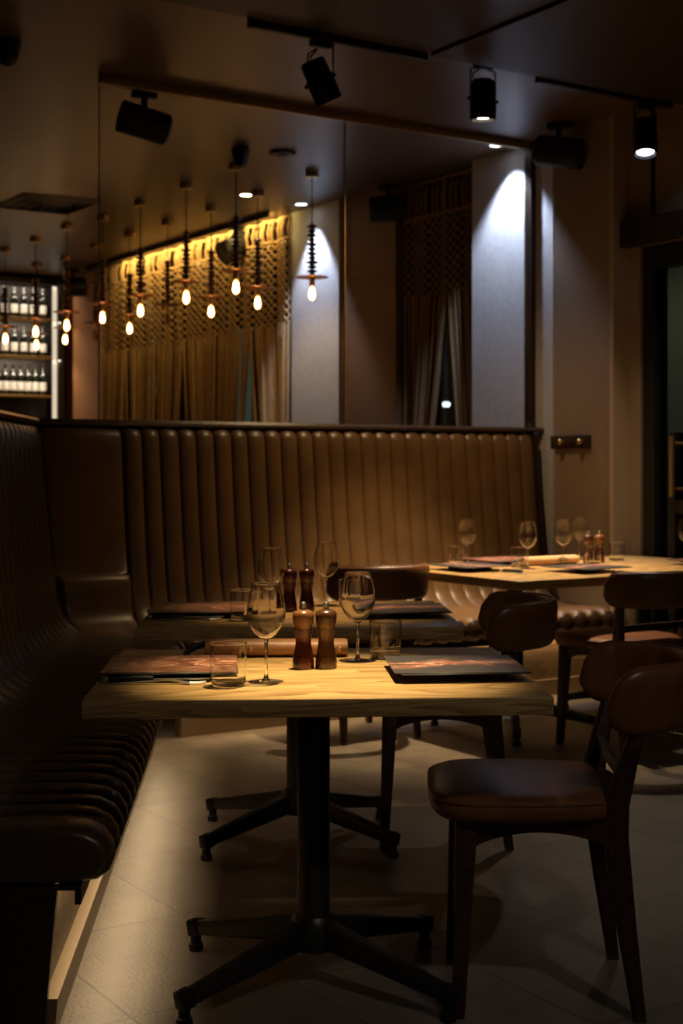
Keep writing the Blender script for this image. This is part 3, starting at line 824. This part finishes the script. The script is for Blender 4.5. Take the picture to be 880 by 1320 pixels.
PEND = [(402, 225, 379, 1, 'lit pendant lamp hanging in front of the far white pillar'),
        (332, 250, 391, 1, 'lit pendant lamp second along from the far white pillar'),
        (304, 216, 371, 1, 'lit pendant lamp in front of the black speaker on the curtain'),
        (240, 240, 384, 1, 'lit pendant lamp with the longest dark beads before the curtain frieze'),
        (272, 270, 402, 1, 'lit pendant lamp hanging low between two higher lamps before the curtain'),
        (181, 262, 401, 1, 'lit pendant lamp with a bright copper disc, seen from below'),
        (216, 288, 411, 0, 'unlit pendant lamp before the middle of the far curtain'),
        (167, 303, 424, 1, 'lit pendant lamp hanging lowest before the far curtain'),
        (132, 282, 410, 1, 'lit pendant lamp cut by the free edge of the glass screen'),
        (123, 318, 432, 0, 'unlit pendant lamp just outside the glass edge before the brown wall'),
        (86, 293, 420, 1, 'lit pendant lamp before the brown wall, upper of two in line'),
        (84, 334, 438, 1, 'lit pendant lamp before the brown wall, lower of two in line'),
        (46, 310, 428, 1, 'lit pendant lamp before the wine rack, upper of two in line'),
        (47, 342, 445, 1, 'lit pendant lamp before the wine rack, lower of two in line'),
        (7, 323, 437, 1, 'lit pendant lamp at the picture edge before the wine rack')]
for i, a in enumerate(PEND): make_pendant(i, *a)

# ------------------------------------------------------------------ ceiling fittings
def on_ceil(px, py, z=CEIL):
    s = (HOR - py) / (z - H)
    return Vector(((px - 440) / s, F / s, z))
def make_speaker(label, px, py, axis, pitch, L=.27, r=.085):
    p = on_ceil(px, py)
    t = thing('ceiling_speaker', label, 'speaker', p, axis, 'cylindrical ceiling speakers')
    MB().box((0, 0, -.018), (.13, .05, .036), .008).build('mount', M['blackplastic'], t)
    MB().tube([(0, 0, -.03), (0, 0, -.085)], .018, 12).build('swivel_arm', M['blackplastic'], t)
    Mx = Matrix.Translation((0, 0, -.085 - r * .93)) @ Matrix.Rotation(pitch, 4, 'Y') @ Matrix.Rotation(R(90), 4, 'Y')
    MB().lathe([(0, -L / 2), (r * .8, -L / 2), (r * .97, -L / 2 + .012), (r, -L / 2 + .03), (r, L / 2 - .012), (r * .97, L / 2), (r * .9, L / 2), (r * .88, L / 2 - .008), (0, L / 2 - .008)], 32, Mx).build('housing', M['blackplastic'], t, 40)
    MB().lathe([(0, L / 2 - .004), (r * .6, L / 2 - .006), (r * .87, L / 2 - .0075)], 32, Mx).build('grille', M['darkmetal'], t, 40)
    return t
make_speaker('black cylinder speaker on the ceiling at the free end of the glass screen', 186, 118, R(200), R(-13), .26, .082)
make_speaker('black cylinder speaker on the ceiling in front of the near white pillar', 720, 158, R(-30), R(12), .27, .085)
make_speaker('black cylinder speaker on the ceiling beside the near brown curtain', 500, 238, R(180), R(3), .25, .085)
make_speaker('black cylinder speaker tilted down before the far curtain frieze', 303, 291, R(215), R(28), .26, .095)
make_speaker('black cylinder speaker near the wine rack, the farthest one', 93, 347, R(200), R(5), .26, .095)

def make_spot(label, base, aim, lens, cable=True):
    """track spotlight: base point on the ceiling, aim = direction the beam leaves"""
    t = thing('track_spotlight', label, 'spotlight', base, 0, 'black track spotlights')
    MB().box((0, 0, -.014), (.10, .035, .028), .005, 2, Matrix.Rotation(TH, 4, 'Z')).build('adapter', M['blackplastic'], t)
    c = Vector((0, 0, -.175))
    z = -Vector(aim).normalized(); x = U.copy(); x = (x - z * x.dot(z)).normalized(); y = z.cross(x)
    Mx = Matrix((x, y, z)).transposed().to_4x4(); Mx.translation = c
    r, L = .062, .19
    MB().lathe([(0, L / 2), (r * .75, L / 2), (r * .9, L / 2 - .01), (r * .92, .02), (r, .015), (r, -L / 2 + .01), (r * .97, -L / 2), (r * .86, -L / 2), (r * .8, -L / 2 + .02), (0, -L / 2 + .022)], 32, Mx).build('housing', M['blackplastic'], t, 40)
    MB().lathe([(0, -L / 2 + .017), (r * .5, -L / 2 + .016), (r * .72, -L / 2 + .015)], 24, Mx).build('lens', lens, t)
    b = MB()
    for sx in (-1, 1):
        p = c + x * sx * (r + .012)
        b.tube([(x * sx * .02 + Vector((0, 0, -.026))), (x * sx * (r + .012) + Vector((0, 0, -.034))), p], .0045, 6)
        b.tube([c + x * sx * (r - .005), c + x * sx * (r + .025)], .009, 10)
    b.build('yoke', M['blackplastic'], t)
    if cable:
        MB().tube([x * -.02 + Vector((0, 0, -.03)), x * -.045 + y * .02 + Vector((0, 0, -.05)), x * -.03 + y * .03 + Vector((0, 0, -.085)), x * .0 + y * .03 + Vector((0, 0, -.075)), c + z * (L / 2)], .004, 6).build('cable', M['blackplastic'], t)
    return t, c + Vector(base), -z
tr1 = tag(MB().span((2.943, WT - .02, CEIL - .05), (3.87, WT + .02, CEIL - .001), .003).build('lighting_track', M['darkmetal']), 'black lighting track at the top, carrying the unlit tilted spotlight', 'lighting track')
tr1.rotation_euler = (0, 0, TH)
tr2 = tag(MB().span((4.54, WT - .02, CEIL - .05), (5.44, WT + .02, CEIL - .001), .003).build('lighting_track', M['darkmetal']), 'black lighting track ending near the window wall', 'lighting track')
tr2.rotation_euler = (0, 0, TH)
make_spot('black unlit spotlight tilted sideways on the first lighting track', rw(3.30, WT, CEIL - .05), Vector((.45, .25, -1)), M['filament_off'])
sp2, sp2c, sp2d = make_spot('lit spotlight pointing straight down over the rear table', rw(4.22, WT + .02, CEIL), Vector((.0, .05, -1)), M['lens_warm'])
sp3, sp3c, sp3d = make_spot('lit spotlight near the window wall, slightly tilted towards the room', rw(5.26, WT, CEIL - .05), Vector((-.05, -.28, -1)), M['lens_cool'])

def downlight(label, px, py, lens):
    p = on_ceil(px, py)
    t = thing('recessed_downlight', label, 'downlight', p, 0, 'recessed ceiling downlights')
    MB().lathe([(.055, 0), (.055, -.004), (.048, -.006), (.042, -.004), (.042, 0)], 28).build('trim_ring', M['trim'], t)
    MB().lathe([(0, -.003), (.043, -.002)], 28).build('lens', lens, t)
    return p
d1 = downlight('small bluish downlight above the near white pillar', 640, 187, M['lens_cool'])
d2 = downlight('small bluish downlight above the far white pillar', 388, 263, M['lens_cool'])
d3 = downlight('bright downlight among the pendant lamps', 317, 251, M['lens_warm'])
def dome(label, px, py, r):
    t = thing('dome_camera', label, 'dome camera', on_ceil(px, py), 0, 'dome cameras')
    MB().lathe([(0, 0), (r, 0), (r, -.03), (r * .9, -.04), (0, -.04)], 28).build('base', M['blackplastic'], t)
    MB().lathe([(r * .88, -.038), (r * .82, -.07), (r * .55, -.105), (0, -.12)], 28).build('dome', M['blackplastic'], t, 60)
dome('black ceiling dome between the glass channel and the pendant lamps', 310, 191, .055)
dome('black ceiling dome in the top corner of the picture, cut by the frame', 10, 52, .06)
t = thing('smoke_detector', 'flat dark round detector on the ceiling beside the black dome', 'smoke detector', on_ceil(364, 196), 0)
MB().lathe([(0, 0), (.08, 0), (.08, -.012), (.07, -.02), (0, -.02)], 32).build('housing', M['ceil2'], t)
MB().lathe([(.03, -.02), (.032, -.026), (0, -.028)], 24).build('sensor_cap', M['blackplastic'], t)
t = thing('air_vent', 'square dark air diffuser in the ceiling towards the wine rack', 'vent', on_ceil(62, 262), TH)
fr_ = MB()
for k in range(4):
    a, b = .30 - k * .07, .30 - k * .07 - .045
    z = -.012 - .006 * k
    fr_.rings([[(sx * a, sy * a, -.004) for sx, sy in ((-1, -1), (1, -1), (1, 1), (-1, 1))], [(sx * b, sy * b, z - .012) for sx, sy in ((-1, -1), (1, -1), (1, 1), (-1, 1))], [(sx * (b - .004), sy * (b - .004), z - .012) for sx, sy in ((-1, -1), (1, -1), (1, 1), (-1, 1))], [(sx * (a - .006), sy * (a - .006), -.001) for sx, sy in ((-1, -1), (1, -1), (1, 1), (-1, 1))]], cap=False)
fr_.build('louvre_frame', M['ceil2'], t)
MB().box((0, 0, -.002), (.56, .56, .003)).build('backing', M['blackplastic'], t)

# ------------------------------------------------------------------ macrame curtains
def make_curtain(label, w0, w1, off, ztop, zf, znet, cell, m, split, nstr, gap, group, fold=1.0):
    """hangs in the plane u = UW - off between w0 and w1 (local y runs along w, local x into the room is -x)"""
    L = w1 - w0
    t = thing('macrame_curtain', label, 'curtain', rw(UW - off, w0, 0), TH, group)
    off_k = fold
    def dep(y): return off_k * (-.018 * math.sin(y * 2 * math.pi / .27) - .01 * math.sin(y * 2 * math.pi / .113))
    # looped heading
    b = MB()
    n = int(L / .05)
    for z in (ztop - .012, zf + .012):
        b.tube([(dep(y), y, z) for y in [L * k / (n * 2) for k in range(n * 2 + 1)]], .014, 6)
    for k in range(n + 1):
        y = L * k / n
        b.tube([(dep(y), y - .008, ztop - .015), (dep(y) - .012, y, (ztop + zf) / 2), (dep(y), y + .008, zf + .012)], [.009, .013, .009], 5)
    b.build('looped_heading', m, t, 60)
    # knotted lattice
    b = MB(); nc = int(L / cell); nr = max(2, int((zf - znet) / (cell * .85)))
    dz = (zf - znet) / nr
    for i in range(nc + 1):
        pts = []
        for j in range(nr + 1):
            y = (i + (.42 if (i + j) % 2 else -.42)) * cell
            y = min(max(y, 0), L)
            pts.append((dep(y) - (.004 if j % 2 else 0), y, zf - j * dz))
        b.tube(pts, cell * .29, 4)
    for j in range(1, nr + 1):
        for i in range(nc):
            if (i + j) % 2:
                y = (i + .5) * cell
                kk = cell * .36
                c = Vector((dep(y) - .004, y, zf - j * dz))
                b.add([c + Vector((-kk, 0, 0)), c + Vector((0, kk, 0)), c + Vector((kk, 0, 0)), c + Vector((0, -kk, 0)), c + Vector((0, 0, kk * 1.25)), c - Vector((0, 0, kk * 1.25))],
                      [(0, 1, 4), (1, 2, 4), (2, 3, 4), (3, 0, 4), (1, 0, 5), (2, 1, 5), (3, 2, 5), (0, 3, 5)])
    b.build('knotted_net', m, t, 60)
    # loose strands swept apart
    for side in (0, 1):
        b = MB()
        a0, a1 = (0, split * L) if side == 0 else (split * L, L)
        for k in range(nstr):
            f = (k + .5) / nstr
            y0 = a0 + (a1 - a0) * f
            tgt = (a0 + (a1 - a0) * f * (1 - gap)) if side == 0 else (a1 - (a1 - a0) * (1 - f) * (1 - gap))
            pts = []
            ph = random.uniform(0, .6)
            for q in range(9):
                z = znet - (znet - .04) * q / 8
                g = min(1.0, (znet - z) / 1.25) ** 1.15
                y = y0 + (tgt - y0) * g + random.uniform(-.002, .002)
                pts.append((dep(y0) * (1 + g) - .012 * math.sin(k * 1.9 + ph), y, z))
            b.tube(pts, .6 * (a1 - a0) / nstr, 5)
        b.build('strand_drape', m, t, 60)
    return t
make_curtain('brown macrame curtain between the near white pillar and the brown wall', 7.03, 7.87, -.07, CEIL - .01, CEIL - .26, 2.36, .034, M['cord_d'], .42, 26, .46, 'macrame curtains', .6)
cw = (12.74 - 9.23) / 3
make_curtain('golden macrame curtain panel beside the far white pillar', 9.23, 9.215 + cw, .03, CEIL - .01, CEIL - .20, 2.30, .036, M['cord'], .5, 28, .30, 'macrame curtains')
make_curtain('golden macrame curtain panel in the middle of the far wall', 9.245 + cw, 9.215 + 2 * cw, .03, CEIL - .01, CEIL - .20, 2.30, .036, M['cord'], .5, 28, .22, 'macrame curtains')
make_curtain('macrame curtain panel in the dim far end by the brown wall', 9.245 + 2 * cw, 12.74, .03, CEIL - .01, CEIL - .20, 2.30, .036, M['cord'], .5, 28, .12, 'macrame curtains')

# ------------------------------------------------------------------ wine rack
t = thing('wine_rack', 'tall lit wine rack on the back wall', 'wine rack', rw(0, WB, 0), TH)
X0, X1 = 3.9, 5.40
MB().span((X0, -.03, .1), (X1, -.005, 3.06)).build('back_panel', M['darkwood'], t)
for x in (X0, X1):
    MB().span((x - .03, -.36, 0), (x + .03, 0, 3.09)).build('side_post', M['darkmetal'], t)
MB().span((X0, -.36, 3.04), (X1, 0, 3.09)).build('top_rail', M['darkmetal'], t)
MB().span((X1 - .075, -.33, .5), (X1 - .032, -.32, 3.02)).build('light_strip', M['ledstrip'], t)
SHELF = [2.70, 2.317, 1.926, 1.53, 1.13]
for z in SHELF:
    MB().span((X0 + .03, -.34, z - .025), (X1 - .08, -.03, z), .003).build('shelf', M['brass'], t)
def make_bottle(label, loc, group):
    b = thing('wine_bottle', label, 'bottle', loc, TH, group)
    MB().lathe([(0, 0), (.034, 0), (.037, .004), (.037, .19), (.033, .21), (.018, .235), (.0135, .25), (.0135, .295), (.0155, .297), (.0155, .305), (0, .306)], 20).build('body', M['bottle'], b, 40)
    n = 14; rows = []
    for z in (.05, .135):
        rows.append([(.0376 * math.cos(a), .0376 * math.sin(a), z) for a in [R(-165 + 150 * k / n) for k in range(n + 1)]])
    MB().grid(rows).build('label', M['label'], b, 60, False)
    return b
bt = None
for r_, (z, pitch, nm) in enumerate(((2.70, .10, 'top'), (2.317, .10, 'second'), (1.926, .078, 'third'))):
    nb = int(.62 / pitch)
    for k in range(nb + 1):
        loc = rw(5.27 - k * pitch, WB - .20, z + .0005)
        lab = 'dark wine bottle with white label on the %s visible shelf of the wine rack' % nm
        gr = 'white-labelled bottles on the %s shelf' % nm
        if bt is None: bt = make_bottle(lab, loc, gr)
        else: dup(bt, loc, TH, lab, gr)
def goblet(loc, first=[None]):
    if first[0] is None:
        g = thing('stemless_glass', 'dark glass standing on the lowest visible wine rack shelf', 'glass', loc, 0, 'glasses on the lowest visible rack shelf')
        MB().lathe([(0, .002), (.028, .002), (.038, .03), (.04, .07), (.036, .12), (.034, .12), (.038, .07), (.036, .03), (.026, .004), (0, .004)], 20).build('bowl', M['glass'], g, 60)
        first[0] = g
    else: dup(first[0], loc, 0, first[0]['label'])
for k in range(7): goblet(rw(5.26 - k * .095, WB - .2, 1.5305))

# ------------------------------------------------------------------ lights
def lamp_spot(name, loc, target, power, col, size, blend=.6, rad=.03):
    l = bpy.data.lights.new(name, 'SPOT'); l.energy = power; l.color = col; l.spot_size = R(size); l.spot_blend = blend; l.shadow_soft_size = rad
    o = bpy.data.objects.new(name, l); COL.objects.link(o); o.location = loc
    d = Vector(target) - Vector(loc); o.rotation_euler = d.to_track_quat('-Z', 'Y').to_euler()
    return o
def lamp_area(name, loc, rot, power, col, sx, sy, spread=180):
    l = bpy.data.lights.new(name, 'AREA'); l.energy = power; l.color = col; l.shape = 'RECTANGLE'; l.size = sx; l.size_y = sy; l.spread = R(spread)
    o = bpy.data.objects.new(name, l); COL.objects.link(o); o.location = loc; o.rotation_euler = rot
    return o
WARM = (1.0, .72, .40); WARM2 = (1.0, .66, .33); COOL = (.66, .76, 1.0); NEUT = (1.0, .86, .72)
lamp_spot('front_table_spot', (.05, 3.45, 3.05), (-.03, 3.24, .74), 780, (1.0, .76, .40), 24, 1.0, .03)
lamp_spot('second_table_spot', (-.06, 5.05, 3.05), (-.08, 4.76, .74), 270, WARM2, 26, 1.0, .03)
lamp_spot('rear_table_spot', sp2c + sp2d * .11, sp2c + sp2d * 3, 500, WARM, 62, .85, .03)
lamp_spot('rear_booth_fill', rw(4.45, 5.55, 3.05), rw(4.35, WG - .1, 1.0), 75, WARM2, 100, 1.0, .03)  # added fill lamp brightening the rear banquette
lamp_spot('wall_side_spot', sp3c + sp3d * .11, sp3c + sp3d * 3, 75, (1.0, .8, .58), 84, .8, .03)
lamp_spot('aisle_spot', (1.35, .95, 3.05), (.75, 3.2, .6), 40, (1.0, .88, .76), 60, .7, .05)
lamp_spot('pillar_downlight', d1 + Vector((0, 0, -.02)), d1 + Vector((.0, 0, -3)) + U * .25, 115, (.60, .72, 1.0), 90, .55, .02)
lamp_spot('far_pillar_downlight', d2 + Vector((0, 0, -.02)), d2 + Vector((.0, 0, -3)) + U * .25, 100, (.60, .72, 1.0), 70, .5, .02)
lamp_spot('pendant_room_downlight', d3 + Vector((0, 0, -.02)), d3 + Vector((0, 0, -3)), 40, WARM, 90, .5, .02)
# LED strips under the seat noses
lp = lb.matrix_world
def lbl(x, o, z):
    c, s_ = math.cos(DL), math.sin(DL)
    return Vector((-1.285 + x * c + o * s_, 2.966 + x * s_ - o * c, z))
lamp_area('side_bench_led', lbl(1.65, .703, .322), (0, 0, DL), 6.5, WARM, 3.2, .015)
lamp_area('rear_bench_led', rw(2.769 + 1.4, WG - .712, .322), (0, 0, TH), 9, WARM2, 2.5, .015)
# added strip lamp washing the far curtain, glow strips in the rack
e = Euler((R(-28), 0, TH + R(90)), 'XYZ')
lamp_area('curtain_wash_strip', rw(UW - .165, 10.75, CEIL - .012), (R(58), 0, TH - R(90)), 26, (1.0, .68, .22), 2.9, .02)
for z in (3.03, 2.66, 2.28):
    lamp_area('rack_led', rw(5.05, WB - .36, z), (R(20), 0, TH), 4, (1.0, .86, .66), .7, .02)
struct('strip_lip', MB().span((UW - .21, 9.25, CEIL - .04), (UW - .195, 12.72, CEIL - .001)), M['ceil2'], rz=TH)  # added lip that hides the curtain's strip lamp from the camera
lamp_spot('facade_fill', rw(9.3, 9.9, 3.8), rw(11, 10.7, 1.2), 230, (1.0, .92, .68), 95, .9, .1)  # added lamp brightening the facade seen through the door
# general dim room light
wd = bpy.data.worlds.new('night'); sc.world = wd; wd.use_nodes = True
wd.node_tree.nodes['Background'].inputs[0].default_value = (.9, .72, .55, 1)
wd.node_tree.nodes['Background'].inputs[1].default_value = .015

# light focused through the glassware
for o in list(COL.objects):
    if o.type == 'MESH' and o.data.materials and o.data.materials[0] in (M['glass'], M['glass_solid']):
        o.cycles.is_caustics_caster = True
    if o.type == 'MESH' and o.name.split('.')[0] in ('tabletop', 'cover'):
        o.cycles.is_caustics_receiver = True
for n_ in ('front_table_spot', 'second_table_spot', 'rear_table_spot'):
    bpy.data.lights[n_].cycles.is_caustics_light = True

# ------------------------------------------------------------------ camera
cd = bpy.data.cameras.new('camera'); cam = bpy.data.objects.new('camera', cd); COL.objects.link(cam)
cam.location = (0, 0, H); cam.rotation_euler = (R(90), 0, 0)
cd.sensor_fit = 'VERTICAL'; cd.sensor_height = 36; cd.lens = 50
cd.shift_y = -(660 - HOR) / 1320.0
cd.dof.use_dof = True; cd.dof.focus_distance = 3.3; cd.dof.aperture_fstop = 5.0
cd.clip_end = 100
sc.camera = cam
sc.view_settings.view_transform = 'Standard'; sc.view_settings.look = 'None'
sc.view_settings.gamma = 1; sc.view_settings.exposure = 0.0; sc.view_settings.use_curve_mapping = False
cy = sc.cycles
cy.use_denoising = True; cy.max_bounces = 14; cy.transparent_max_bounces = 24; cy.transmission_bounces = 12
cy.sample_clamp_indirect = 4.0; cy.blur_glossy = .5
